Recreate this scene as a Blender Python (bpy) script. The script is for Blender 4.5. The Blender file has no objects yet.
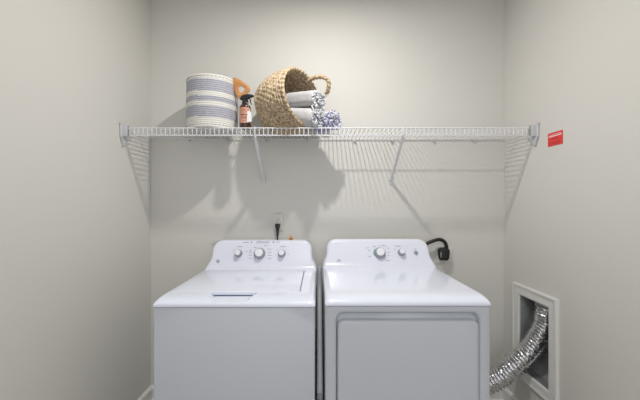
import bpy, bmesh, math, random
from mathutils import Vector, Matrix, noise
random.seed(7)
PI = math.pi
sc = bpy.context.scene
COL = sc.collection
F = 325.0
XL, XR, YB, ZC, YF = -1.115, 1.242, 2.17, 2.74, -1.7      # closet walls, back wall, ceiling, open front
CAMZ = 1.36

# ------------------------------------------------------------------ materials
def mat(name, col, rough=.5, metal=0, spec=.5, coat=0, bump=None, var=None, sheen=0):
    m = bpy.data.materials.new(name); m.use_nodes = True
    nt = m.node_tree; b = nt.nodes['Principled BSDF']
    b.inputs['Base Color'].default_value = (*col, 1)
    b.inputs['Roughness'].default_value = rough
    b.inputs['Metallic'].default_value = metal
    b.inputs['Specular IOR Level'].default_value = spec
    b.inputs['Coat Weight'].default_value = coat
    b.inputs['Sheen Weight'].default_value = sheen
    tc = nt.nodes.new('ShaderNodeTexCoord')
    if bump:
        sca, strg, dist = bump
        n = nt.nodes.new('ShaderNodeTexNoise'); n.inputs['Scale'].default_value = sca
        n.inputs['Detail'].default_value = 3
        nt.links.new(tc.outputs['Object'], n.inputs['Vector'])
        bp = nt.nodes.new('ShaderNodeBump'); bp.inputs['Strength'].default_value = strg
        bp.inputs['Distance'].default_value = dist
        nt.links.new(n.outputs['Fac'], bp.inputs['Height'])
        nt.links.new(bp.outputs['Normal'], b.inputs['Normal'])
    if var:
        c2, sca, lo, hi = var
        n = nt.nodes.new('ShaderNodeTexNoise'); n.inputs['Scale'].default_value = sca
        n.inputs['Detail'].default_value = 4
        nt.links.new(tc.outputs['Object'], n.inputs['Vector'])
        r = nt.nodes.new('ShaderNodeValToRGB')
        r.color_ramp.elements[0].position = lo; r.color_ramp.elements[0].color = (*col, 1)
        r.color_ramp.elements[1].position = hi; r.color_ramp.elements[1].color = (*c2, 1)
        nt.links.new(n.outputs['Fac'], r.inputs['Fac'])
        nt.links.new(r.outputs['Color'], b.inputs['Base Color'])
    return m

WALL = mat('wall_paint', (.655, .643, .606), .75, spec=.25, bump=(220, .12, .002))
CEIL = mat('ceiling_paint', (.80, .79, .77), .85)
FLOOR = mat('floor_vinyl', (.50, .46, .41), .5, var=((.42, .38, .33), 6, .35, .65))
TRIM = mat('trim_paint', (.74, .735, .71), .4)
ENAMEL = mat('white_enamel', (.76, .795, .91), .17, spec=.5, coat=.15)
CABI = mat('shaded_cabinet_enamel', (.565, .59, .65), .42, spec=.4, bump=(500, .05, .001))  # same white enamel as the tops, darkened in colour for the dimmer fronts
PLASTIC = mat('white_plastic', (.74, .76, .86), .22, spec=.5)
KNOBTOP = mat('knob_cap', (.80, .81, .86), .3)
KNOBSIDE = mat('knob_metal', (.38, .39, .42), .35, metal=.6)
INK = mat('grey_ink', (.33, .33, .42), .6)
INKR = mat('red_ink', (.65, .22, .25), .6)
INKC = mat('teal_ink', (.15, .50, .52), .6)
DARK = mat('shadow_gap', (.03, .03, .035), .7)
STEEL = mat('grey_steel', (.33, .34, .36), .45, metal=.3)
WIRE = mat('white_wire_coating', (.78, .78, .80), .35)
BRKT = mat('bracket_plastic', (.55, .56, .58), .45)
BRACE = mat('brace_coating', (.66, .66, .67), .4)
BLACK = mat('black_rubber', (.008, .008, .009), .45)
BLACKP = mat('black_plastic', (.012, .012, .013), .3)
AMBER = mat('brown_bottle', (.045, .014, .010), .2, coat=.3)
LABEL = mat('orange_paper', (.52, .22, .14), .6, var=((.62, .32, .23), 40, .4, .6))
PAPER = mat('tag_paper', (.72, .70, .72), .7)
LEATHER = mat('tan_leather', (.44, .19, .065), .5, var=((.52, .25, .09), 25, .35, .65), bump=(160, .3, .001))
STRAW = mat('straw', (.26, .175, .095), .75, var=((.62, .50, .34), 70, .36, .62), bump=(180, .8, .004))
STRAWR = mat('straw_rim', (.30, .20, .11), .7, var=((.60, .47, .31), 60, .36, .62), bump=(180, .7, .003))
ROPEW = mat('white_rope', (.68, .67, .63), .85, bump=(260, .5, .002), sheen=.2)
ROPEG = mat('grey_rope', (.34, .345, .40), .85, bump=(260, .5, .002), var=((.42, .42, .47), 90, .35, .65), sheen=.2)
TOWEL = mat('grey_towel', (.46, .455, .465), .9, bump=(320, .5, .002), var=((.53, .525, .53), 30, .35, .65), sheen=.3)
FRINGE = mat('pale_fringe', (.62, .65, .65), .9, sheen=.3)
BLUEF = mat('blue_fringe', (.26, .27, .46), .9, var=((.45, .46, .65), 60, .4, .6), sheen=.3)
WHITEF = mat('white_fringe', (.68, .68, .76), .9, sheen=.3)
RED = mat('red_card', (.72, .045, .04), .5)
REDINK = mat('dark_red_ink', (.30, .02, .02), .6)
WHITEINK = mat('white_ink', (.90, .70, .68), .6)
PLATE = mat('outlet_plastic', (.66, .65, .62), .4)
BRASS = mat('brass', (.70, .36, .10), .3, metal=.9)
FOIL = mat('aluminium_foil', (.80, .80, .81), .16, metal=1, bump=(45, .3, .005))
GALV = mat('galvanised_steel', (.36, .37, .38), .42, metal=.6, var=((.46, .47, .48), 14, .4, .6))
HOSE = mat('grey_hose', (.50, .51, .53), .5)

# ------------------------------------------------------------------ object helpers
ORG = {}
def thing(name, label, cat, loc, group=None):
    o = bpy.data.objects.new(name, None); COL.objects.link(o)
    o.location = loc; o.empty_display_size = .05
    o['label'] = label; o['category'] = cat
    if group: o['group'] = group
    ORG[o] = Vector(loc)
    return o

def obj(name, bm, mats, parent=None, label=None, smooth=True, origin=None):
    """bm holds world coordinates; linked as ONE mesh object under parent"""
    if parent is not None: org = ORG[parent]
    else: org = Vector(origin) if origin else Vector((0, 0, 0))
    bmesh.ops.translate(bm, vec=-org, verts=bm.verts)
    bmesh.ops.recalc_face_normals(bm, faces=bm.faces)
    me = bpy.data.meshes.new(name); bm.to_mesh(me); bm.free()
    for m in (mats if isinstance(mats, (list, tuple)) else [mats]): me.materials.append(m)
    if smooth:
        for p in me.polygons: p.use_smooth = True
        me.set_sharp_from_angle(angle=math.radians(38))
    o = bpy.data.objects.new(name, me); COL.objects.link(o)
    if parent is not None: o.parent = parent
    else: o.location = org
    ORG[o] = org
    if label: o['label'] = label
    return o

def tag(o, label, cat, group=None):
    o['label'] = label; o['category'] = cat
    if group: o['group'] = group
    return o

def struct(name, bm, m, smooth=False):
    o = obj(name, bm, m, smooth=smooth); o['kind'] = 'structure'; return o

# ------------------------------------------------------------------ shape helpers
def B(): return bmesh.new()

def box(bm, x0, x1, y0, y1, z0, z1, bev=0, seg=3, mi=0, M=None):
    t = bmesh.new()
    bmesh.ops.create_cube(t, size=1)
    for v in t.verts:
        v.co = Vector(((x0+x1)/2 + v.co.x*(x1-x0), (y0+y1)/2 + v.co.y*(y1-y0), (z0+z1)/2 + v.co.z*(z1-z0)))
    if bev: bmesh.ops.bevel(t, geom=t.edges[:], offset=bev, segments=seg, affect='EDGES', profile=.5)
    join(bm, t, mi, M)

def join(bm, t, mi=None, M=None):
    vm = {}
    for v in t.verts: vm[v] = bm.verts.new(M @ v.co if M else v.co)
    for f in t.faces:
        try:
            nf = bm.faces.new([vm[v] for v in f.verts]); nf.material_index = f.material_index if mi is None else mi
        except ValueError: pass
    t.free()

def loft(bm, loops, cap0=True, cap1=True, closed=True, mi=0, ring=False):
    vs = [[bm.verts.new(p) for p in lp] for lp in loops]
    n = len(vs[0])
    R = range(len(vs)) if ring else range(len(vs)-1)
    for i in R:
        a, b = vs[i], vs[(i+1) % len(vs)]
        for j in range(n if closed else n-1):
            k = (j+1) % n
            f = bm.faces.new((a[j], a[k], b[k], b[j])); f.material_index = mi(i, j) if callable(mi) else mi
    if closed and not ring:
        if cap0: f = bm.faces.new(vs[0]); f.material_index = 0 if callable(mi) else mi
        if cap1: f = bm.faces.new(vs[-1]); f.material_index = 0 if callable(mi) else mi
    return vs

def lathe(bm, prof, M, n=32, mi=0, cap0=True, cap1=True):
    """prof = [(r, h)] turned about local Z, moved by M"""
    loops = [[M @ Vector((r*math.cos(2*PI*k/n), r*math.sin(2*PI*k/n), h)) for k in range(n)] for r, h in prof]
    loft(bm, loops, cap0, cap1, mi=mi)

def catmull(P, sub):
    P = [Vector(p) for p in P]; out = []
    Q = [2*P[0]-P[1]] + P + [2*P[-1]-P[-2]]
    for i in range(1, len(Q)-2):
        for s in range(sub):
            t = s/sub; a, b, c, d = Q[i-1], Q[i], Q[i+1], Q[i+2]
            out.append(.5*((2*b)+(c-a)*t+(2*a-5*b+4*c-d)*t*t+(3*b-a-3*c+d)*t*t*t))
    out.append(P[-1]); return out

def tube(bm, pts, rad, n=8, mi=0, closed=False):
    pts = [Vector(p) for p in pts]; N = len(pts)
    T = []
    for i in range(N):
        if closed: d = pts[(i+1) % N]-pts[i-1]
        else: d = pts[min(i+1, N-1)]-pts[max(i-1, 0)]
        T.append(d.normalized())
    up = Vector((0, 0, 1)) if abs(T[0].z) < .9 else Vector((1, 0, 0))
    u = T[0].cross(up).normalized(); loops = []
    for i in range(N):
        u = (u - T[i]*u.dot(T[i])).normalized(); w = T[i].cross(u)
        lp = []
        for k in range(n):
            a = 2*PI*k/n
            r = rad(i, a) if callable(rad) else rad
            lp.append(pts[i] + u*(r*math.cos(a)) + w*(r*math.sin(a)))
        loops.append(lp)
    loft(bm, loops, mi=mi, ring=closed)

def rrect(w, h, r, nc=6, ne=4):
    """rounded rectangle loop, centred, [(a, b)]"""
    pts = []
    for (sx, sy, a0) in ((1, 1, 0), (-1, 1, PI/2), (-1, -1, PI), (1, -1, 3*PI/2)):
        cx, cy = sx*(w/2-r), sy*(h/2-r)
        for i in range(nc+1):
            a = a0 + (PI/2)*i/nc
            pts.append((cx+r*math.cos(a), cy+r*math.sin(a)))
    return pts

def prism(bm, outline, to3, d0, d1, bev=0, mi=0, seg=3):
    """outline [(a,b)] extruded from depth d0 to d1; to3(a,b,d)->Vector; both rims bevelled"""
    t = bmesh.new()
    v0 = [t.verts.new(to3(a, b, d0)) for a, b in outline]; v1 = [t.verts.new(to3(a, b, d1)) for a, b in outline]
    n = len(outline)
    for i in range(n): t.faces.new((v0[i], v0[(i+1) % n], v1[(i+1) % n], v1[i]))
    f0 = t.faces.new(v0); f1 = t.faces.new(v1)
    if bev: bmesh.ops.bevel(t, geom=list(f0.edges)+list(f1.edges), offset=bev, segments=seg, affect='EDGES', profile=.5)
    join(bm, t, mi)

def sm(t): t = max(0, min(1, t)); return t*t*(3-2*t)
def frame(origin, normal, upref=(0, 0, 1)):
    n = Vector(normal).normalized(); u = Vector(upref).cross(n)
    if u.length < 1e-4: u = Vector((1, 0, 0)).cross(n)
    u.normalize(); v = n.cross(u)
    M = Matrix((u, v, n)).transposed().to_4x4(); M.translation = Vector(origin); return M

# ------------------------------------------------------------------ the room
OY0, OY1, OZ0, OZ1 = 1.735, 1.99, .355, .80           # dryer vent opening in the right wall
bm = B(); box(bm, XL-.1, XL, YF, YB+.1, 0, ZC); struct('wall_left', bm, WALL)
bm = B(); box(bm, XL, XR+.3, YB, YB+.1, 0, ZC); struct('wall_back', bm, WALL)
bm = B()
box(bm, XR, XR+.24, YF, OY0, 0, ZC); box(bm, XR, XR+.24, OY1, YB, 0, ZC)
box(bm, XR, XR+.24, OY0, OY1, 0, OZ0); box(bm, XR, XR+.24, OY0, OY1, OZ1, ZC)
struct('wall_right', bm, WALL)
bm = B(); box(bm, XL-.1, XR+.3, YF, YB+.1, -.1, 0); struct('floor', bm, FLOOR)
bm = B(); box(bm, XL-.1, XR+.3, YF, YB+.1, ZC, ZC+.1); struct('ceiling', bm, CEIL)

BASE = [(0, 0), (.022, 0), (.022, .055), (.014, .062), (.014, .118), (.018, .126), (.012, .140), (.004, .145), (0, .145)]
def baseboard(name, p0, p1, inward):
    p0, p1, w = Vector(p0), Vector(p1), Vector(inward)
    bm = B(); loft(bm, [[p + w*a + Vector((0, 0, b)) for a, b in BASE] for p in (p0, p1)])
    struct(name, bm, TRIM)
baseboard('baseboard_left', (XL, YF, 0), (XL, YB, 0), (1, 0, 0))
baseboard('baseboard_right', (XR, YF, 0), (XR, YB, 0), (-1, 0, 0))
baseboard('baseboard_back', (XL, YB, 0), (XR, YB, 0), (0, -1, 0))

# ------------------------------------------------------------------ appliances
def console(bm, x0, x1, yf0, lean, z0, zt, yb, nar=.02):
    """rounded control console: horizontal loops from z0 to zt"""
    cx, hw = (x0+x1)/2, (x1-x0)/2
    rc, re = .055, .014
    zs = [z0-.03] + [z0 + .006*i for i in range(5)] + [z0+.04+i*.02 for i in range(int((zt-rc-z0-.04)/.02)+1)]
    zs += [zt-rc+rc*math.sin(PI/2*i/12) for i in range(0, 13)]
    zs = sorted(set(round(z, 5) for z in zs))
    S = [0, .002, .005, .009, .014, .02, .03] ; loops = []
    for z in zs:
        h = max(0, z-z0)
        w = hw - nar*sm(h/.075) - .006*sm(h/.16)
        top = zt - z
        if top < rc: w = w - rc + math.sqrt(max(0, rc*rc-(rc-top)**2))
        yf = yf0 + lean*h/(zt-z0) - .022*math.exp(-h/.012) * (1 if h > 0 else 1)
        if top < re: yf += re - math.sqrt(max(0, re*re-(re-top)**2))
        fr = []
        for s in S: fr.append((-w+s, yf + (re-math.sqrt(max(0, re*re-(re-min(s, re))**2)))*1.3))
        mid = [(-w+.03+(2*w-.06)*i/20, yf) for i in range(1, 20)]
        fr = fr + mid + [(-a, b) for a, b in reversed(fr)]
        bk = [(a, max(yb, b+.001)) for a, b in reversed(fr)]
        loops.append([Vector((cx+a, b, z)) for a, b in fr+bk])
    loft(bm, loops)

def facepoint(yf0, lean, z0, zt, x, z):
    return Vector((x, yf0 + lean*(z-z0)/(zt-z0), z)), Vector((0, -(zt-z0), lean)).normalized()

def knob(root, P, N, r, name='knob'):
    M = frame(P, N)
    bm = B(); lathe(bm, [(r, -.002), (r, .004), (r*.96, .007), (r*.86, .009), (r*.80, .026), (r*.76, .029)], M, 40)
    k = obj(name, bm, KNOBSIDE, root)
    bm = B(); lathe(bm, [(r*.70, .026), (r*.68, .032), (r*.62, .0345), (r*.3, .035)], M, 40)
    box(bm, -.0025, .0025, r*.1, r*.66, .034, .037, .001, 2, M=M)
    obj('cap', bm, KNOBTOP, k, label='white knob cap')
    return k

def legend(root, FP, groups, cuts):
    """printed marks on the console: groups of (px x, px y, width px, height px, material index)"""
    parts = {}
    for (px, py, w, h, mi) in groups:
        key = 'head' if py < 245 else min(cuts, key=lambda c: abs(px-c))
        if key not in parts: parts[key] = B()
        bm = parts[key]
        Y = 2.05
        x = (px-318)*Y/F; z = CAMZ-(py-203)*Y/F
        P, N = FP(x, z)
        x = (px-318)*P.y/F; z = CAMZ-(py-203)*P.y/F
        P, N = FP(x, z); M = frame(P, N)
        s = P.y/F
        box(bm, -w*s/2, w*s/2, -h*s/2, h*s/2, .0001, .0009, mi=mi, M=M)
    for k_ in parts: obj('dial_lettering', parts[k_], [INK, INKR, INKC], root, label='small grey printed markings')

def deck_mesh(x0, x1, yf, yb, zs, H, pocket=None, lid=None):
    bm = B(); cx, hw = (x0+x1)/2, (x1-x0)/2
    us = [0, .0015, .004, .008, .013, .02, .03, .045]
    xs = [-hw+u for u in us] + [-hw+.045+(2*hw-.09)*i/60 for i in range(1, 60)] + [hw-u for u in reversed(us)]
    ys = [0, .0015, .004, .008, .013, .02, .028, .038, .05, .062, .075, .09, .105, .12] + [.12+(yb-yf-.12)*i/30 for i in range(1, 31)]
    if lid:
        lx0, lx1, ly0, ly1 = lid
        for a in (lx0, lx1): xs += [a-cx-.0006, a-cx+.0006]
        for a in (ly0, ly1): ys += [a-yf-.0006, a-yf+.0006]
    if pocket:
        for a in pocket[:2]: xs += [a-cx-.004+.002*i for i in range(8)]
        ys += [pocket[2]-yf+.008*i for i in range(14)]
    xs = sorted(set(round(a, 5) for a in xs)); ys = sorted(set(round(a, 5) for a in ys))
    rows = []
    for y in ys:
        tf = min(1, y/.095)
        fz = (1-(1-tf)**2.6)**(1/2.0)
        shrink = .006*(1-math.sqrt(1-(1-min(1, y/.022))**2))
        row = []
        for x in xs:
            k = (hw-shrink)/hw; X = x*k
            ds = hw-abs(x); ts = min(1, ds/.024)
            gz = math.sqrt(max(0, 1-(1-ts)**2.2))
            z = zs + H*fz*gz if y > 0 and ds > 0 else zs
            wx, wy = cx+X, yf+y
            if lid and lx0 < wx < lx1 and ly0 < wy < ly1: z -= .02
            if pocket:
                pa, pb, pc, pd = pocket          # x range at the lid edge, y range
                t = (wy-pc)/(pd-pc)
                if 0 < t < 1.35:
                    ins = .034*(1-min(1, t))
                    e = sm((wx-pa-ins)/.012)*sm((pb-ins-wx)/.012)
                    z -= (.010*sm(t/.16) + .010*min(1, t))*e
            row.append(bm.verts.new((wx, wy, z)))
        rows.append(row)
    for a, b in zip(rows, rows[1:]):
        for i in range(len(xs)-1): bm.faces.new((a[i], a[i+1], b[i+1], b[i]))
    # rim going down all round and bottom
    rim = rows[0] + [r[-1] for r in rows[1:]] + rows[-1][-2::-1] + [r[0] for r in rows[-2:0:-1]]
    low = [bm.verts.new((v.co.x, v.co.y, zs-.006)) for v in rim]
    n = len(rim)
    for i in range(n): bm.faces.new((rim[i], rim[(i+1) % n], low[(i+1) % n], low[i]))
    bm.faces.new(low)
    return bm

def feet(root, x0, x1, y0, y1):
    for x in (x0+.05, x1-.05):
        for y in (y0+.05, y1-.05):
            bm = B(); lathe(bm, [(.022, 0), (.022, .01), (.012, .014), (.010, .03)], Matrix.Translation((x, y, 0)), 20)
            obj('levelling_foot', bm, BLACK, root)

YBK = 2.105
# ---- washer
WX0, WX1, WY, WZ = -.7045, -.0105, 1.380, .9255
w = thing('washing_machine', 'white top-loading washing machine on the left, with three knobs and flat lid', 'washing machine', ((WX0+WX1)/2, (WY+YBK)/2, 0))
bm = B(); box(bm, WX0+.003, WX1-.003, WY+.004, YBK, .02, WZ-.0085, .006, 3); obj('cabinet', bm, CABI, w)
feet(w, WX0, WX1, WY, YBK)
bm = B(); box(bm, WX0+.008, WX1-.008, WY+.010, YBK-.01, WZ-.010, WZ-.005); obj('seam', bm, DARK, w)
LX0, LX1, LY0, LY1 = -.676, -.080, 1.500, 1.985
bm = deck_mesh(WX0, WX1, WY-.004, YBK, WZ, .026, pocket=(-.494, -.272, 1.383, 1.500), lid=(LX0, LX1, LY0, LY1))
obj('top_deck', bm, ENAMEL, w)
bm = B(); box(bm, LX0+.001, LX1-.005, LY0-.004, LY1-.002, WZ+.009, WZ+.0272, .006, 4)
lid = obj('lid', bm, ENAMEL, w)
bm = B(); box(bm, -.485, -.29, LY0+.004, LY0+.012, WZ+.006, WZ+.0125, .002, 2); obj('grip', bm, STEEL, lid, label='grey grip edge under the lid front')
CW = (1.998, .066, WZ+.023, 1.121)
bm = B(); console(bm, WX0+.010, WX1+.001, CW[0], CW[1], CW[2], CW[3], YBK-.004, .025); obj('console', bm, PLASTIC, w)
bm = B(); box(bm, WX0+.004, WX1-.055, YBK+.046, YBK+.050, 1.112, 1.118, .001, 2); obj('back_panel', bm, PLASTIC, w)
fw = lambda x, z: facepoint(*CW, x, z)
def px2(FP, px, py):
    Y = 2.04
    for _ in range(4): P, N = FP((px-318)*Y/F, CAMZ-(py-203)*Y/F); Y = P.y
    return P, N
for (px, py, r) in ((238.6, 253.6, .0245), (259.6, 253.6, .036), (281.8, 253.6, .0245)):
    knob(w, *px2(fw, px, py), r)
def badge(root, FP, px, py, r=.011):
    P, N = px2(FP, px, py); M = frame(P, N)
    bm = B(); lathe(bm, [(r, -.001), (r, .0015), (r*.86, .0022), (r*.80, .0012)], M, 28)
    b = obj('badge', bm, KNOBSIDE, root, label='small round grey badge')
    bm = B()
    tube(bm, [M @ Vector((r*.45*math.cos(a)-r*.12, r*.45*math.sin(a), .0016)) for a in [PI*.25+i*PI*1.5/10 for i in range(11)]], r*.09, 6)
    tube(bm, [M @ Vector(p) for p in ((r*.2, r*.4, .0016), (r*.5, r*.4, .0016))], r*.08, 6)
    tube(bm, [M @ Vector(p) for p in ((r*.2, 0, .0016), (r*.45, 0, .0016))], r*.08, 6)
    tube(bm, [M @ Vector(p) for p in ((r*.2, -r*.4, .0016), (r*.5, -r*.4, .0016), (r*.2, -r*.4, .0016), (r*.2, r*.4, .0016))], r*.08, 6)
    obj('monogram', bm, KNOBTOP, b, label='pale monogram on the badge')
badge(w, fw, 218, 261.2)
G = [(246, 242.2, 6, .6, 0), (251.6, 242.2, 1.7, 1.5, 0), (273.6, 242.2, 1.7, 1.5, 0), (278, 242.2, 3, .5, 0), (262.5, 242.9, 14, .35, 0)]
G += [(257.4+i*1.9, 241.8, 1.1, 1.0, 0) for i in range(7)]
G += [(239.6, 246.6, 5.5, .5, 0), (283, 246.6, 5.5, .5, 0), (266, 245.6, 3.5, .5, 0), (255, 247.4, 3, .4, 0)]
G += [(250.4, y, 3.0, .5, 0) for y in (250.4, 252.4, 255.4, 258.4)] + [(269.6, y, 3.6, .5, 0) for y in (249.2, 252.2, 255.4, 258.4)]
G += [(246.5, 251.4, 2.6, .4, 0), (288.5, 254, 1.5, .4, 0), (233.8, 250, 1.5, .4, 0), (277, 250, 1.4, .4, 0)]
legend(w, fw, G, (238.6, 259.6, 281.8))

# ---- dryer
DX0, DX1, DY, DZ = .0280, .7235, 1.355, .9385
d = thing('dryer', 'white front-loading clothes dryer on the right, with large square door and two knobs', 'dryer', ((DX0+DX1)/2, (DY+YBK)/2, 0))
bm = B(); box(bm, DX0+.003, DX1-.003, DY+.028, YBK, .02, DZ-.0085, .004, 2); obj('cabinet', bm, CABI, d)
feet(d, DX0, DX1, DY, YBK)
bm = B(); box(bm, DX0+.008, DX1-.008, DY+.012, YBK-.01, DZ-.010, DZ-.005); obj('seam', bm, DARK, d)
# front panel ring with the rounded door recess
PX0, PX1, PZ1, PZ0 = (335-318)*DY/F, (481.5-318)*DY/F, CAMZ-(311.7-203)*DY/F, .20
fo = rrect(DX1-DX0-.006, DZ-.0085-.02, .004, 8); fi = rrect(PX1-PX0, PZ1-PZ0, .035, 8)
fcx, fcz = (DX0+DX1)/2, (.02+DZ-.0085)/2; pcx, pcz = (PX0+PX1)/2, (PZ0+PZ1)/2
def L(lp, cx, cz, y, g=0, ww=1): return [Vector((cx+a*(1-g/ww), y, cz+b*(1-g/ww))) for a, b in lp]
bm = B()
def ringloop(w_, h_, r_, cx, cz, y): return [Vector((cx+a, y, cz+b)) for a, b in rrect(w_, h_, r_, 8)]
ow, oh, iw, ih = DX1-DX0-.006, DZ-.0285, PX1-PX0, PZ1-PZ0
loops = [ringloop(ow, oh, .004, fcx, fcz, DY+.028), ringloop(ow, oh, .004, fcx, fcz, DY+.004+.005),
         ringloop(ow-.006, oh-.006, .006, fcx, fcz, DY+.0055), ringloop(ow-.010, oh-.010, .008, fcx, fcz, DY+.004),
         ringloop(iw, ih, .035, pcx, pcz, DY+.004), ringloop(iw-.006, ih-.006, .033, pcx, pcz, DY+.006),
         ringloop(iw-.012, ih-.012, .031, pcx, pcz, DY+.013), ringloop(iw-.02, ih-.03, .03, pcx, pcz, DY+.0265)]
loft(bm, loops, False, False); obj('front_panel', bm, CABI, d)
bm = B()
Q0, Q1, QZ1, QZ0 = (337.6-318)*DY/F, (479.3-318)*DY/F, CAMZ-(320.6-203)*DY/F, .215
qcx, qcz, qw, qh = (Q0+Q1)/2, (QZ0+QZ1)/2, Q1-Q0, QZ1-QZ0
loops = [ringloop(qw, qh, .028, qcx, qcz, DY+.027), ringloop(qw, qh, .028, qcx, qcz, DY+.008), ringloop(qw-.004, qh-.004, .027, qcx, qcz, DY+.002),
         ringloop(qw-.012, qh-.012, .024, qcx, qcz, DY-.001), ringloop(qw-.03, qh-.03, .02, qcx, qcz, DY-.002)]
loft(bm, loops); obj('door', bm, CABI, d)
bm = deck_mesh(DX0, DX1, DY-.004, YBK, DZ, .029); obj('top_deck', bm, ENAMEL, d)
CD = (1.985, .078, DZ+.027, 1.129)
bm = B(); console(bm, DX0+.003, DX1-.003, CD[0], CD[1], CD[2], CD[3], YBK-.004); obj('console', bm, PLASTIC, d)
fd = lambda x, z: facepoint(*CD, x, z)
knob(d, *px2(fd, 379.8, 253.2), .036); knob(d, *px2(fd, 401.3, 252.6), .0235)
P, N = px2(fd, 415.8, 252.8)
bm = B(); lathe(bm, [(.012, -.001), (.012, .006), (.010, .009), (.004, .0095)], frame(P, N), 24); obj('start_button', bm, KNOBSIDE, d)
badge(d, fd, 339, 261)
G = [(367.5, 248, 3.2, .5, 1), (369.5, 250.8, 3, .5, 0), (369.5, 256.4, 3.2, .5, 0), (374, 246.6, 3, .5, 0), (379.5, 246, 1.5, .4, 0), (384, 245.5, 4, .5, 0),
     (388, 248.2, 2, .5, 0), (388.5, 252.5, 2.4, .5, 0), (388.3, 255.5, 2.2, .5, 0), (388, 260.6, 4, .6, 0), (387, 257.6, 1.2, .5, 0),
     (398, 246.2, 5.5, .6, 0), (395, 249.3, 2, .5, 0), (415, 249.2, 3, .5, 0)]
G += [(373.6+.5*abs(i-3)/2, 249.8+i*.9, .9, .9, 2) for i in range(7)]
legend(d, fd, G, (379.8, 401.3, 415.8))

# ---- hose between the machines
bm = B(); tube(bm, catmull([(.008, 2.10, .95), (.009, 2.06, .80), (.010, 1.85, .62), (.010, 1.62, .48), (.010, 1.56, .42), (.010, 1.60, .2), (.010, 1.80, .06)], 14),
               lambda i, a: .0155 + .0012*math.sin(i*2.2), 12)
obj('drain_hose', bm, HOSE, w, label='grey drain hose beside the washer')

# ------------------------------------------------------------------ wire shelf
SY0, ZT = 1.850, 1.790
s = thing('wire_shelf', 'long white wire shelf across the back wall, carrying the baskets', 'shelf', ((XL+XR)/2, YB, ZT))
bm = B(); n = int((XR-XL-.03)/.0254); x = XL+.018
WR = .0021
for i in range(n+1):
    X = XL+.018 + i*.0254
    tube(bm, [(X, YB-.006, ZT), (X, SY0+.006, ZT), (X, SY0+.0015, ZT-.0015), (X, SY0, ZT-.006), (X, SY0, 1.745)], WR, 6)
obj('wire_deck', bm, WIRE, s)
for (y, z, r) in ((SY0, ZT-.0035, .0030), (SY0+.0045, 1.7455, .0030), (2.012, ZT-.0045, .0028), (YB-.010, ZT-.0045, .0030)):
    bm = B(); tube(bm, [(XL+.005, y, z), (XR-.005, y, z)], r, 10); obj('rod', bm, WIRE, s)
for px in (229, 267, 307, 354.5, 392, 433.5, 473, 190):
    X = (px-318)*YB/F
    bm = B(); box(bm, X-.008, X+.008, YB-.016, YB-.0005, ZT-.022, ZT-.008, .003, 2)
    lathe(bm, [(.004, 0), (.004, .003), (.002, .004)], frame((X, YB-.016, ZT-.016), (0, -1, 0)), 12)
    obj('wall_clip', bm, BRKT, s)
for X in (-.3595, .486):
    bm = B()
    a, b = Vector((X, SY0+.004, 1.742)), Vector((X, YB-.008, 1.508)); dr = (b-a).normalized(); up = Vector((1, 0, 0)).cross(dr)
    # U-channel strut: web and two flanges
    def chan(p): return [p+Vector((sx, 0, 0))+up*u for sx, u in ((-.0075, -.006), (-.0075, .006), (-.0055, .006), (-.0055, -.003), (.0055, -.003), (.0055, .006), (.0075, .006), (.0075, -.006))]
    loft(bm, [chan(a+dr*t) for t in (0, (b-a).length)])
    br = obj('support_brace', bm, BRACE, s)
    bm = B(); box(bm, X-.009, X+.009, YB-.010, YB-.0005, 1.488, 1.524, .003, 2)
    lathe(bm, [(.005, 0), (.005, .003), (.002, .004)], frame((X, YB-.010, 1.500), (0, -1, 0)), 14); obj('foot_plate', bm, BRACE, br)
    bm = B(); tube(bm, [(X, SY0-.004, ZT+.002), (X, SY0-.006, ZT-.01), (X, SY0-.006, 1.752), (X, SY0-.002, 1.738), (X, SY0+.012, 1.736)], .004, 8); obj('hook', bm, BRACE, br)
for X, sg in ((XL, 1), (XR, -1)):
    bm = B()
    out = [(1.822, 1.800), (1.835, 1.806), (1.915, 1.800), (1.918, 1.738), (1.880, 1.722), (1.862, 1.688), (1.845, 1.684), (1.832, 1.725), (1.822, 1.735)]
    prism(bm, out, lambda a, b, dd: Vector((X+sg*dd, a, b)), .0005, .011, .003)
    e = obj('end_bracket', bm, BRKT, s)
    bm = B(); box(bm, *sorted((X+sg*.001, X+sg*.036)), 1.8365, 1.8425, 1.737, 1.803, .002, 2)
    obj('socket', bm, BRKT, e)
    bm = B(); box(bm, *sorted((X+sg*.034, X+sg*.038)), 1.8425, 1.858, 1.742, 1.800, .001, 1)
    obj('dark_cavity_strip', bm, STEEL, e, label='dark strip standing for shade in the bracket cavity')  # dark strip added as the shade inside the bracket cavity
    bm = B(); tube(bm, [(X+sg*.004, 1.833, 1.80), (X+sg*.006, 1.825, 1.808), (X+sg*.008, 1.812, 1.806)], .003, 8); obj('hook', bm, BRKT, e)
DT = ZT + WR + .0005        # height the things stand at

# ------------------------------------------------------------------ striped rope basket
CX, CY, R0 = -.643, 1.984, .1495
HB = 2.092 - DT
t = thing('striped_basket', 'round rope basket with grey and white stripes at the left of the shelf', 'basket', (CX, CY, DT))
bm = B(); NC = 25; ns = 6; NT = 96
bands = [(1.8, 0), (1.849, 1), (1.912, 0), (1.940, 1), (1.969, 0), (1.997, 1), (2.064, 0)]   # lower edge of band -> slot
def band(z, a):
    if a > PI*1.5-.27 and a < PI*2 or a < .6: z = z
    else: z = z - .005
    m = 0
    for lo, k in bands:
        if z >= lo: m = k
    return m
loops = []; ch = HB/NC
for i in range(NC*ns+1):
    v = i/ns; r = R0 - .003*math.cos(0) + .0022*abs(math.sin(PI*v)) + .002*math.sin(PI*i/(NC*ns))
    z = DT + v*ch
    loops.append([Vector((CX+(r+.0006*math.sin(k*24+i))*math.cos(2*PI*k/NT), CY+(r)*math.sin(2*PI*k/NT), z)) for k in range(NT)])
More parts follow.
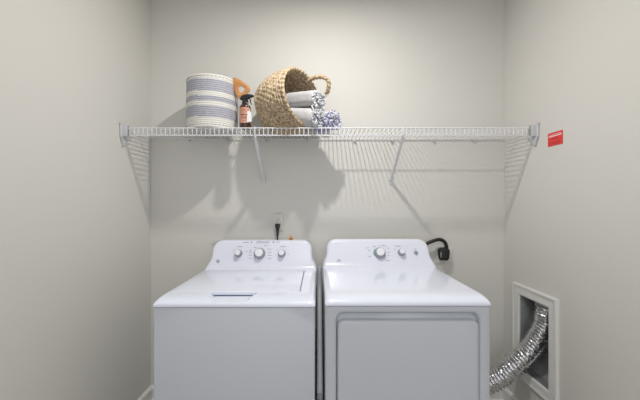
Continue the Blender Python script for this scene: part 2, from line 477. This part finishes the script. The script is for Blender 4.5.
nb = len(loops)
for rr, z in ((R0-.004, DT+HB+.002), (R0-.009, DT+HB+.001), (R0-.011, DT+HB-.004)) + tuple((R0-.012, DT+HB-.02*i) for i in range(1, 14)) + ((R0-.014, DT+.010),):
    loops.append([Vector((CX+rr*math.cos(2*PI*k/NT), CY+rr*math.sin(2*PI*k/NT), z)) for k in range(NT)])
def bmi(i, j):
    if i >= nb: return 0
    return band(DT+(i+.5)/ns*ch, 2*PI*(j+.5)/NT)
loft(bm, loops, mi=bmi); obj('body', bm, [ROPEW, ROPEG], t)
for zc in (DT+HB-.010, DT+.016):
    bm = B()
    for k in range(44):
        a = 2*PI*k/44
        M = Matrix.Translation((CX+(R0+.0005)*math.cos(a), CY+(R0+.0005)*math.sin(a), zc)) @ Matrix.Rotation(a, 4, 'Z') @ Matrix.Rotation(.5, 4, 'X')
        box(bm, -.001, .0018, -.0045, .0045, -.0012, .0012, .0008, 1, M=M)
    obj('stitching', bm, STEEL, t, label='grey stitches around the basket edge')
# leather handle: a flat strap with a cut-out standing off the right side
def zx(px, py, Y=1.93): return ((px-318)*Y/F, CAMZ-(py-203)*Y/F)
outp = [(232.5, 77.5), (235, 77.3), (240, 79.5), (245.5, 83.2), (249.3, 86.6), (250.2, 89), (249, 91.8), (246, 94.5), (243.2, 98.6), (239, 98.6), (236, 95), (234, 90.5), (232.8, 84)]
inp = [(239.2, 86.4), (241.2, 86.0), (243.6, 87.4), (245.0, 88.9), (243.9, 90.6), (242.4, 92.3), (241.0, 92.9), (240.2, 92.3), (239.6, 90.6), (239.0, 89.4), (238.7, 88.4), (238.7, 87.6), (238.9, 86.9)]
bm = B()
def angle_sort(p):
    cx_, cy_ = 241.5, 89; return math.atan2(p[1]-cy_, p[0]-cx_)
so, si = sorted(outp, key=angle_sort), sorted(inp, key=angle_sort)
def rep(pts, y): return [Vector((zx(*p)[0], y, zx(*p)[1])) for p in pts]
# both contours resampled by direction from the centre of the cut-out
def ray(poly, a):
    cx_, cy_ = 241.5, 89; dx, dy = math.cos(a), math.sin(a); best = None
    for i in range(len(poly)):
        (x1, y1), (x2, y2) = poly[i], poly[(i+1) % len(poly)]
        ex, ey = x2-x1, y2-y1; den = dx*ey-dy*ex
        if abs(den) < 1e-9: continue
        tt = ((x1-cx_)*ey-(y1-cy_)*ex)/den; uu = ((x1-cx_)*dy-(y1-cy_)*dx)/den
        if tt > 0 and -1e-6 <= uu <= 1+1e-6: best = tt if best is None else max(best, tt)
    return (cx_+dx*best, cy_+dy*best)
AA = [2*PI*i/64-PI for i in range(64)]
ro, ri = [ray(outp, a) for a in AA], [ray(si, a) for a in AA]
def lerp(p, q, k): return [(a[0]+(b[0]-a[0])*k, a[1]+(b[1]-a[1])*k) for a, b in zip(p, q)]
loft(bm, [rep(ro, 1.936), rep(ro, 1.932), rep(lerp(ro, ri, .1), 1.9305), rep(lerp(ro, ri, .9), 1.9305), rep(ri, 1.932), rep(ri, 1.936)], ring=True)
hd = obj('handle', bm, LEATHER, t, label='tan leather handle with a cut-out')
for p in ((236.4, 82), (238.5, 95)):
    bm = B(); X, Z = zx(*p); lathe(bm, [(.004, 0), (.004, .0015), (.002, .003)], frame((X, 1.931, Z), (0, -1, 0)), 14); obj('rivet', bm, BRASS, hd)

# ------------------------------------------------------------------ spray bottle
BX, BY = -.4265, 1.905
t = thing('spray_bottle', 'small dark brown spray bottle with orange label beside the striped basket', 'spray bottle', (BX, BY, DT))
Mb = Matrix.Translation((BX, BY, DT))
bm = B(); lathe(bm, [(.026, 0), (.0315, .002), (.033, .006), (.033, .124), (.031, .132), (.024, .141), (.016, .147), (.0145, .150), (.0145, .160)], Mb, 40); bo = obj('bottle', bm, AMBER, t)
bm = B()
AN = [PI*1.5-1.35+2.7*i/24 for i in range(25)]
loft(bm, [[Mb @ Vector((r*math.cos(a), r*math.sin(a), z)) for a in AN] for r, z in ((.0332, .030), (.0336, .030), (.0336, .120), (.0332, .120))], closed=False)
lb = obj('label', bm, LABEL, bo, label='orange paper label')
bm = B()
for (z, hw_, hh) in ((.108, .30, .003), (.098, .42, .0016), (.090, .36, .0016), (.078, .55, .0045), (.064, .50, .0016), (.058, .44, .0016), (.052, .48, .0016), (.042, .25, .002)):
    AN2 = [PI*1.5-hw_+2*hw_*i/10 for i in range(11)]
    loft(bm, [[Mb @ Vector((.0340*math.cos(a), .0340*math.sin(a), zz)) for a in AN2] for zz in (z-hh/2, z+hh/2)], closed=False)
obj('print', bm, AMBER, lb, label='dark lines of small print')
bm = B(); lathe(bm, [(.018, .148), (.0185, .150), (.0185, .168), (.014, .171)], Mb, 24)
hdz = DT+.172
prism(bm, [(-.030, 0), (-.026, .016), (-.012, .027), (.016, .032), (.040, .030), (.043, .022), (.040, .014), (.020, .012), (.012, 0)],
      lambda a, b, dd: Vector((BX+a, BY+dd, hdz+b)), -.010, .010, .003)
sp = obj('spray_head', bm, BLACKP, t, label='black spray head')
bm = B(); tube(bm, catmull([(BX+.020, BY, hdz+.014), (BX+.030, BY, hdz), (BX+.031, BY, hdz-.014), (BX+.038, BY, hdz-.028)], 6), lambda i, a: .0045-.0001*i, 8); obj('trigger', bm, BLACKP, sp)
bm = B(); lathe(bm, [(.006, 0), (.007, .002), (.007, .008), (.004, .009)], frame((BX+.041, BY, hdz+.022), (1, 0, 0)), 16); obj('nozzle', bm, BLACKP, sp)
bm = B(); prism(bm, [(.016, .028), (.044, .034), (.040, .085), (.032, .098), (.020, .090)], lambda a, b, dd: Vector((BX+a, BY-.040+a*.25+dd, DT+b+.004)), 0, .001)
tg = obj('hang_tag', bm, PAPER, t, label='white paper hang tag', smooth=False)
bm = B(); tube(bm, [(BX+.031, BY-.032, DT+.098), (BX+.024, BY-.024, DT+.13), (BX+.012, BY-.018, DT+.152), (BX+.017, BY-.008, DT+.155)], .0008, 6); obj('string', bm, PAPER, tg)

# ------------------------------------------------------------------ wicker basket, tipped over
nrm = Vector((.80, -.58, .14)).normalized()
C = Vector((-.0950, 1.905, 1.9775))
RR = .170
t = thing('wicker_basket', 'round woven straw basket tipped on its side, open towards the towels', 'basket', (C.x-.08, 2.0, DT))
Mw = frame(C, nrm)
def brad(s):      # outer radius by depth s behind the rim (0..1)
    return RR*(1.0+.07*math.sin(PI*min(1, s*1.1)) - .11*max(0, s-.40)**1.6/.60**1.6)
LEN = .258; NCo = 19; ns = 6; NT = 150
loops = []
for i in range(NCo*ns+1):
    v = i/(NCo*ns); s_ = v
    base = brad(s_); lp = []
    if v > .84: base *= math.sqrt(max(.0, 1-((v-.84)/.16)**2*.42))
    for k in range(NT):
        a = 2*PI*k/NT; c = i/ns
        r = base + .0055*abs(math.sin(PI*c)) + .0022*math.sin(a*46+math.floor(c)*1.9+2*math.sin(a*5)) + .0035*noise.noise(Vector((3*math.cos(a), 3*math.sin(a), c*1.1)))
        lp.append(Mw @ Vector((r*math.cos(a), r*math.sin(a), -LEN*v + .003*noise.noise(Vector((4*math.cos(a), 4*math.sin(a), c*.4+9))))))
    loops.append(lp)
for f_ in (.62, .34, .1): loops.append([Mw @ Vector((brad(1)*.76*f_/.76*math.cos(2*PI*k/NT), brad(1)*f_*math.sin(2*PI*k/NT), -LEN-.003)) for k in range(NT)])
outer = list(reversed(loops))
inner = []
for i in range(0, 16*4+1):
    v = i/64; base = brad(v)*.955-.004
    lp = []
    for k in range(NT):
        a = 2*PI*k/NT
        r = base - .004*abs(math.sin(PI*i/4)) + .0025*math.sin(a*40+(i//4)*1.7)
        lp.append(Mw @ Vector((r*math.cos(a), r*math.sin(a), -(LEN-.012)*v)))
    inner.append(lp)
bm = B(); loft(bm, outer+inner)
zmin = min(v.co.z for v in bm.verts)
obj('body', bm, STRAW, t)
def rimr(i, a): return .0085+.0022*math.sin(i*1.15+a*2)
bm = B(); NR = 220
tube(bm, [Mw @ Vector((RR*.985*math.cos(2*PI*k/NR), RR*.985*math.sin(2*PI*k/NR), .004)) for k in range(NR)], rimr, 10, closed=True)
zmin = min(zmin, min(v.co.z for v in bm.verts))
obj('rim', bm, STRAWR, t)
print('basket lowest', zmin, 'deck', DT)
hp = [(306.5, 81.5, 2.0), (310.5, 79.3, 1.985), (316, 77.4, 1.965), (323, 77.2, 1.945), (328.2, 80.6, 1.94), (328.6, 87, 1.95), (327, 93, 1.97), (322, 97, 2.0), (315, 98, 2.04)]
HPts = catmull([((px-318)*Y/F, Y, CAMZ-(py-203)*Y/F) for px, py, Y in hp], 12)
bm = B(); tube(bm, HPts, lambda i, a: .0125+.0018*math.sin(i*.9+a*2), 12); obj('handle', bm, STRAWR, t)

# ------------------------------------------------------------------ towels
def towel(root, P0, P1, rx, rz, seed, turns=2.6, m=TOWEL):
    """a rolled towel: an outer roll with soft creases, and its spiral at the end"""
    rnd = random.Random(seed)
    ax = (P1-P0).normalized(); side = ax.cross(Vector((0, 0, 1))).normalized(); up = side.cross(ax)
    bm = B(); n = 26; loops = []; NA = 64
    for i in range(n+1):
        s_ = i/n; p = P0.lerp(P1, s_)
        e = 1
        if s_ > .93: e = math.sqrt(1-((s_-.93)/.07)**2*.35)
        lp = []
        for k in range(NA):
            a = 2*PI*k/NA
            c, q = math.cos(a), math.sin(a)
            # squarish roll flattened where it lies
            R = (abs(c)**2.6+abs(q)**2.6)**(-1/2.6)
            w_ = 1 + .035*noise.noise(Vector((c*1.5, q*1.5, s_*3+seed))) + .03*math.sin(a*3+seed)
            lp.append(p + side*(rx*R*c*w_*e) + up*(rz*R*q*w_*e))
        loops.append(lp)
    loft(bm, loops)
    o = obj('roll', bm, m, root)
    # layers showing at the end
    bm = B(); pts = []
    for i in range(90):
        f_ = i/89; a = turns*2*PI*f_; r = .15+.78*f_
        pts.append(P1 + ax*.002 + side*(rx*r*math.cos(a)) + up*(rz*r*math.sin(a)))
    tube(bm, pts, .0032, 6); obj('spiral_edge', bm, m, root)
    return ax, side, up

def fringe(root, P, ax, side, up, rx, rz, count, ln, seed, mats, thick=.0042, spread=.9, out=.35, droop=.5):
    rnd = random.Random(seed); bm = B()
    for i in range(count):
        f_ = (i+.5)/count; a = 2.4*i; r = math.sqrt(f_)*1.04
        p = P + side*(rx*r*math.cos(a)) + up*(rz*r*math.sin(a))
        dirv = (ax*(out+rnd.random()*.5) + (side*math.cos(a)+up*math.sin(a))*spread*r*rnd.uniform(.4, 1.1) + Vector((0, 0, -droop*rnd.random()))).normalized()
        l_ = ln*rnd.uniform(.6, 1.1); pts = []; ph = rnd.random()*6
        w1 = Vector((rnd.uniform(-1, 1), rnd.uniform(-1, 1), rnd.uniform(-1, 1)))*l_*.22
        for k in range(7):
            u = k/6
            q = p + dirv*l_*u + w1*math.sin(u*5+ph)*u + Vector((0, 0, -droop*l_*.5*u*u))
            if q.z < DT+thick*1.5: q.z = DT+thick*1.5
            pts.append(q)
        tube(bm, pts, lambda i_, a_: thick*(1.25 if i_ == 6 else (.85+.3*math.sin(i_*2.3+ph))), 6, mi=rnd.randrange(len(mats)))
    return obj('fringe', bm, mats, root, label='knotted fringe')

def pt(px, py, Y): return Vector(((px-318)*Y/F, Y, CAMZ-(py-203)*Y/F))
GR = 'towels rolled up in the tipped basket'
P0, P1 = pt(288, 118, 1.96), pt(316, 117.4, 1.865); P0.z = DT+.088; P1.z = DT+.053
t = thing('rolled_towel', 'lower pale grey rolled towel, lying in the basket mouth on the shelf', 'towel', (P1.x-.05, P1.y+.04, P0.z), GR)
A = towel(t, P0, P1, .056, .053, 1.3)
fringe(t, P1, *A, .046, .040, 95, .036, 4, [FRINGE, WHITEF])
P0, P1 = pt(287, 102, 1.99), pt(316.5, 98.9, 1.885)
t = thing('rolled_towel', 'upper pale grey rolled towel, stacked on the other grey towel in the basket', 'towel', (P1.x-.05, P1.y+.04, P0.z), GR)
A = towel(t, P0, P1, .056, .045, 5.1)
fringe(t, P1, *A, .046, .038, 95, .040, 9, [FRINGE, WHITEF, FRINGE], droop=.75)
P0, P1 = pt(318, 116.5, 2.02), pt(331.5, 117.3, 1.92); P0.z = P1.z = DT+.048
t = thing('rolled_towel', 'blue and white fringed towel roll at the right of the grey towels', 'towel', (P1.x-.03, P1.y+.05, P0.z), GR)
A = towel(t, P0, P1, .044, .046, 8.8, m=BLUEF)
fringe(t, P1, *A, .042, .044, 150, .034, 12, [BLUEF, WHITEF], spread=1.2, out=.3, droop=.3)

# ------------------------------------------------------------------ red card on the right wall
bm = B(); Y0, Y1, Z0, Z1 = 1.6475, 1.7535, 1.6617, 1.732
box(bm, XR-.0025, XR-.0002, Y0, Y1, Z0, Z1, .0006, 1)
c = obj('red_sign', bm, RED, origin=(XR, 1.70, 1.697)); tag(c, 'small red card stuck on the right wall beside the shelf end', 'sign')
bm = B()
random.seed(3)
def line(bm, z, h, ya, yb_, mi=0, gap=.0012):
    y = ya
    while y < yb_:
        w_ = random.uniform(.003, .009); box(bm, XR-.0031, XR-.0024, y, min(yb_, y+w_), z-h/2, z+h/2, mi=mi); y += w_+gap
line(bm, 1.7130, .0062, Y0+.006, Y1-.008); line(bm, 1.7210, .002, Y0+.010, Y1-.012)
obj('lettering', bm, WHITEINK, c, label='small white lettering', smooth=False)
bm = B(); line(bm, 1.6985, .0035, Y0+.030, Y1-.028); line(bm, 1.6800, .0018, Y0+.016, Y1-.012); line(bm, 1.673, .0018, Y0+.016, Y1-.012)
obj('small_print', bm, REDINK, c, label='dark red small print', smooth=False)

# ------------------------------------------------------------------ outlets, plugs and cords
def wallbox(px0, px1, py0, py1, th, bev=.003):
    bm = B(); box(bm, (px0-318)*YB/F, (px1-318)*YB/F, YB-th, YB-.0003, CAMZ-(py1-203)*YB/F, CAMZ-(py0-203)*YB/F, bev, 3); return bm
# dryer outlet
t = thing('power_outlet', 'square pale outlet plate on the back wall right of the dryer console', 'outlet', (.84, YB, 1.015))
obj('cover_plate', wallbox(435.6, 452.2, 246.8, 263.2, .008), PLATE, t)
bm = B(); lathe(bm, [(.027, 0), (.027, .003), (.025, .004)], frame((.829, YB-.008, 1.024), (0, -1, 0)), 32); obj('socket', bm, BLACKP, t, label='black round socket')
for z in (.968, 1.062):
    bm = B(); lathe(bm, [(.003, 0), (.003, .001), (.001, .0015)], frame((.840, YB-.008, z), (0, -1, 0)), 10); obj('screw', bm, STEEL, t)
CPT = catmull([(.843, YB-.034, 1.050), (.843, YB-.036, 1.078), (.828, YB-.040, 1.106), (.795, YB-.045, 1.121), (.752, YB-.047, 1.112), (.700, YB-.045, 1.085), (.660, YB-.038, 1.02), (.650, YB-.034, .90), (.650, YB-.034, .4)], 10)
bm = B(); tube(bm, CPT, .0115, 12); t = obj('power_cord', bm, BLACK, d, label='thick black cord')
bm = B()
pl = rrect(.072, .082, .020, 6)
def pz(sc_, y): return [Vector((.829+a*sc_*(1-.12*(b < 0)), y, 1.0235+b*sc_)) for a, b in pl]
loft(bm, [pz(.90, YB-.012), pz(1.0, YB-.016), pz(1.0, YB-.038), pz(.90, YB-.048), pz(.62, YB-.053)])
obj('plug', bm, BLACK, t, label='chunky black plug')
bm = B(); box(bm, .799, .807, YB-.052, YB-.044, 1.004, 1.039, .003, 2); obj('grip', bm, STEEL, t, label='grey grip on the plug')
bm = B(); tube(bm, [(.843, YB-.034, 1.054), (.843, YB-.035, 1.072)], .014, 12); obj('strain_relief', bm, BLACK, t)
# washer outlet
OX = (278-318)*YB/F
t = thing('power_outlet', 'pale duplex outlet plate on the back wall above the washer console', 'outlet', (OX, YB, 1.23))
obj('cover_plate', wallbox(272.8, 283.4, 213.3, 230.5, .006), WALL, t)
bm = B()
for z in (1.253, 1.207):
    ov = rrect(.034, .028, .012, 6); prism(bm, ov, lambda a, b, dd: Vector((OX+a, YB-.006-dd, z+b)), 0, .0015, .0006)
obj('receptacle', bm, PLATE, t)
bm = B()
for sx in (-.0062, .0062): box(bm, OX+sx-.001, OX+sx+.001, YB-.0080, YB-.0070, 1.2505, 1.2605)
lathe(bm, [(.0024, 0), (.0024, .0005)], frame((OX, YB-.0076, 1.2445), (0, -1, 0)), 10)
obj('slots', bm, BLACK, t, smooth=False)
bm = B(); tube(bm, catmull([(OX, YB-.025, 1.145), (OX, YB-.026, 1.10), (OX+.005, YB-.030, 1.00), (OX+.01, YB-.030, .7), (OX+.01, YB-.030, .5)], 8), .0045, 10)
t = obj('power_cord', bm, BLACK, w, label='thin black cord')
bm = B()
loops = []
for (z, hw_, y0, y1) in ((1.223, .012, .010, .028), (1.219, .0165, .0085, .034), (1.205, .0165, .0085, .035), (1.196, .0135, .012, .034), (1.180, .0095, .016, .032), (1.160, .0075, .019, .031), (1.140, .0065, .020, .030)):
    lp = rrect(hw_*2, y1-y0, min(hw_, (y1-y0)/2)*.7, 4); loops.append([Vector((OX+a, YB-(y0+y1)/2+b, z)) for a, b in lp])
loft(bm, loops); obj('plug', bm, BLACK, t, label='small black plug')

# water valve behind the washer
VX = (290.8-318)*2.14/F
t = thing('water_valve', 'brass water supply valve just behind the washer console', 'valve', (VX, YB, 1.12))
bm = B(); lathe(bm, [(.018, 0), (.018, .003), (.009, .005), (.009, .020)], frame((VX, YB, 1.112), (0, -1, 0)), 20)
tube(bm, [(VX, YB-.022, 1.117), (VX, YB-.022, 1.098), (VX, YB-.022, 1.075)], .009, 14); obj('body', bm, BRASS, t)
bm = B(); prism(bm, [(-.010, -.004), (.011, -.004), (.010, .006), (.002, .026), (-.003, .022)], lambda a, b, dd: Vector((VX+a, YB-.020-dd, 1.121+b)), 0, .006, .0015); obj('lever', bm, BRASS, t)
bm = B(); tube(bm, catmull([(VX, YB-.022, 1.080), (VX-.004, YB-.024, 1.0), (VX-.01, YB-.026, .9), (VX-.01, YB-.026, .6)], 8), .0095, 12); obj('supply_hose', bm, HOSE, t)
bm = B(); tube(bm, [(OX-.004, YB-.012, 1.119), (VX-.008, YB-.014, 1.1155)], .0028, 8); obj('pipe', bm, STEEL, t, label='thin grey pipe running left from the valve')

# ------------------------------------------------------------------ dryer vent box and duct
t = thing('vent_box', 'recessed metal dryer vent box in white frame on the right wall', 'vent box', (XR, (OY0+OY1)/2, OZ0))
FW = .062
prof = [(0, 0), (0, .010), (.006, .016), (.016, .018), (.030, .014), (.046, .014), (.052, .018), (.060, .016), (.062, .010), (.062, 0)]   # outwards from the opening
bm = B()
yc, zc = (OY0+OY1)/2, (OZ0+OZ1)/2; hy, hz = (OY1-OY0)/2, (OZ1-OZ0)/2
loops = []
for (sy, sz) in ((-1, -1), (1, -1), (1, 1), (-1, 1)):
    loops.append([Vector((XR-hh, yc+sy*(hy+o_), zc+sz*(hz+o_))) for o_, hh in prof])
loft(bm, loops, ring=True, closed=True); obj('frame', bm, TRIM, t, label='white painted picture frame molding')
bm = B(); D = .16; th = .0012
a0, a1, c0, c1 = OY0+.0015, OY1-.0015, OZ0+.0015, OZ1-.0015
box(bm, XR+D-th, XR+D, a0, a1, c0, c1)
box(bm, XR-.004, XR+D, a0, a0+th, c0, c1); box(bm, XR-.004, XR+D, a1-th, a1, c0, c1)
box(bm, XR-.004, XR+D, a0, a1, c1-th, c1)
# the floor of the box rises to the back
loft(bm, [[Vector((XR-.004, y, c0)), Vector((XR+.05, y, c0)), Vector((XR+D-.002, y, c0+.10)), Vector((XR+D-.002, y, c0+.098)), Vector((XR+.05, y, c0-.0012)), Vector((XR-.004, y, c0-.0012))] for y in (a0+th, a1-th)])
obj('metal_box', bm, GALV, t, label='grey sheet metal recess', smooth=False)
bm = B()
for r_ in (.058,): lathe(bm, [(r_, 0), (r_+.001, .002), (r_+.001, .03), (r_, .032)], Matrix.Translation((XR+.075, 1.868, OZ1-.034)), 36, cap0=False, cap1=False)
obj('collar', bm, GALV, t)
bm = B()
DP = catmull([(.735, 2.03, .155), (.84, 2.01, .185), (.96, 1.975, .238), (1.075, 1.945, .315), (1.175, 1.918, .42), (1.262, 1.895, .54), (1.308, 1.875, .66), (1.317, 1.868, .775)], 22)
def drad(i, a): return .0575 + .0060*math.sin(i*2*PI/8 + .8*noise.noise(Vector((math.cos(a)*1.6, math.sin(a)*1.6, i*.05)))) + .0030*noise.noise(Vector((math.cos(a)*3, math.sin(a)*3, i*.16))) + .0007*noise.noise(Vector((math.cos(a)*10, math.sin(a)*10, i*.8)))
# finer resampling along the path so that the ridges are regular
def resample(P, step):
    out = [P[0]]; acc = 0
    for p, q in zip(P, P[1:]):
        seg = (q-p).length; pos = 0
        while acc+seg-pos >= step:
            pos += step-acc; acc = 0; out.append(p.lerp(q, pos/seg))
        acc += seg-pos
    return out
DP = resample(DP, .0025)
tube(bm, DP, drad, 72)
o = obj('dryer_duct', bm, FOIL, origin=(1.1, 1.95, .3)); tag(o, 'shiny flexible foil duct running from the dryer into the wall recess', 'duct')

# ------------------------------------------------------------------ lights
def area(name, loc, size, power, col, rot=(0, 0, 0), shape='DISK', sy=None):
    l = bpy.data.lights.new(name, 'AREA'); l.shape = shape; l.size = size
    if sy: l.size_y = sy
    l.energy = power; l.color = col
    o = bpy.data.objects.new(name, l); o.location = loc; o.rotation_euler = rot; COL.objects.link(o); return o
area('closet_downlight', (.05, 1.30, ZC-.01), .072, 19.3, (1, .975, .94))
area('fill_light', (.1, -.6, ZC-.01), .9, 8.5, (1, .985, .96))  # unseen fill lamp added behind the camera to lift the shade
wd = bpy.data.worlds.new('World'); sc.world = wd; wd.use_nodes = True
wd.node_tree.nodes['Background'].inputs['Color'].default_value = (.93, .96, 1, 1)
wd.node_tree.nodes['Background'].inputs['Strength'].default_value = 1.28

# ------------------------------------------------------------------ camera
cd = bpy.data.cameras.new('Camera'); cam = bpy.data.objects.new('Camera', cd); COL.objects.link(cam)
cd.sensor_width = 36; cd.lens = 36*F/640
cam.location = (0, 0, CAMZ); cam.rotation_euler = (PI/2, 0, 0)
cd.shift_x = 2/640; cd.shift_y = 3/640; cd.clip_start = .02
sc.camera = cam
sc.view_settings.view_transform = 'Standard'; sc.view_settings.look = 'None'
sc.view_settings.gamma = 1; sc.view_settings.use_curve_mapping = False
sc.view_settings.exposure = 0
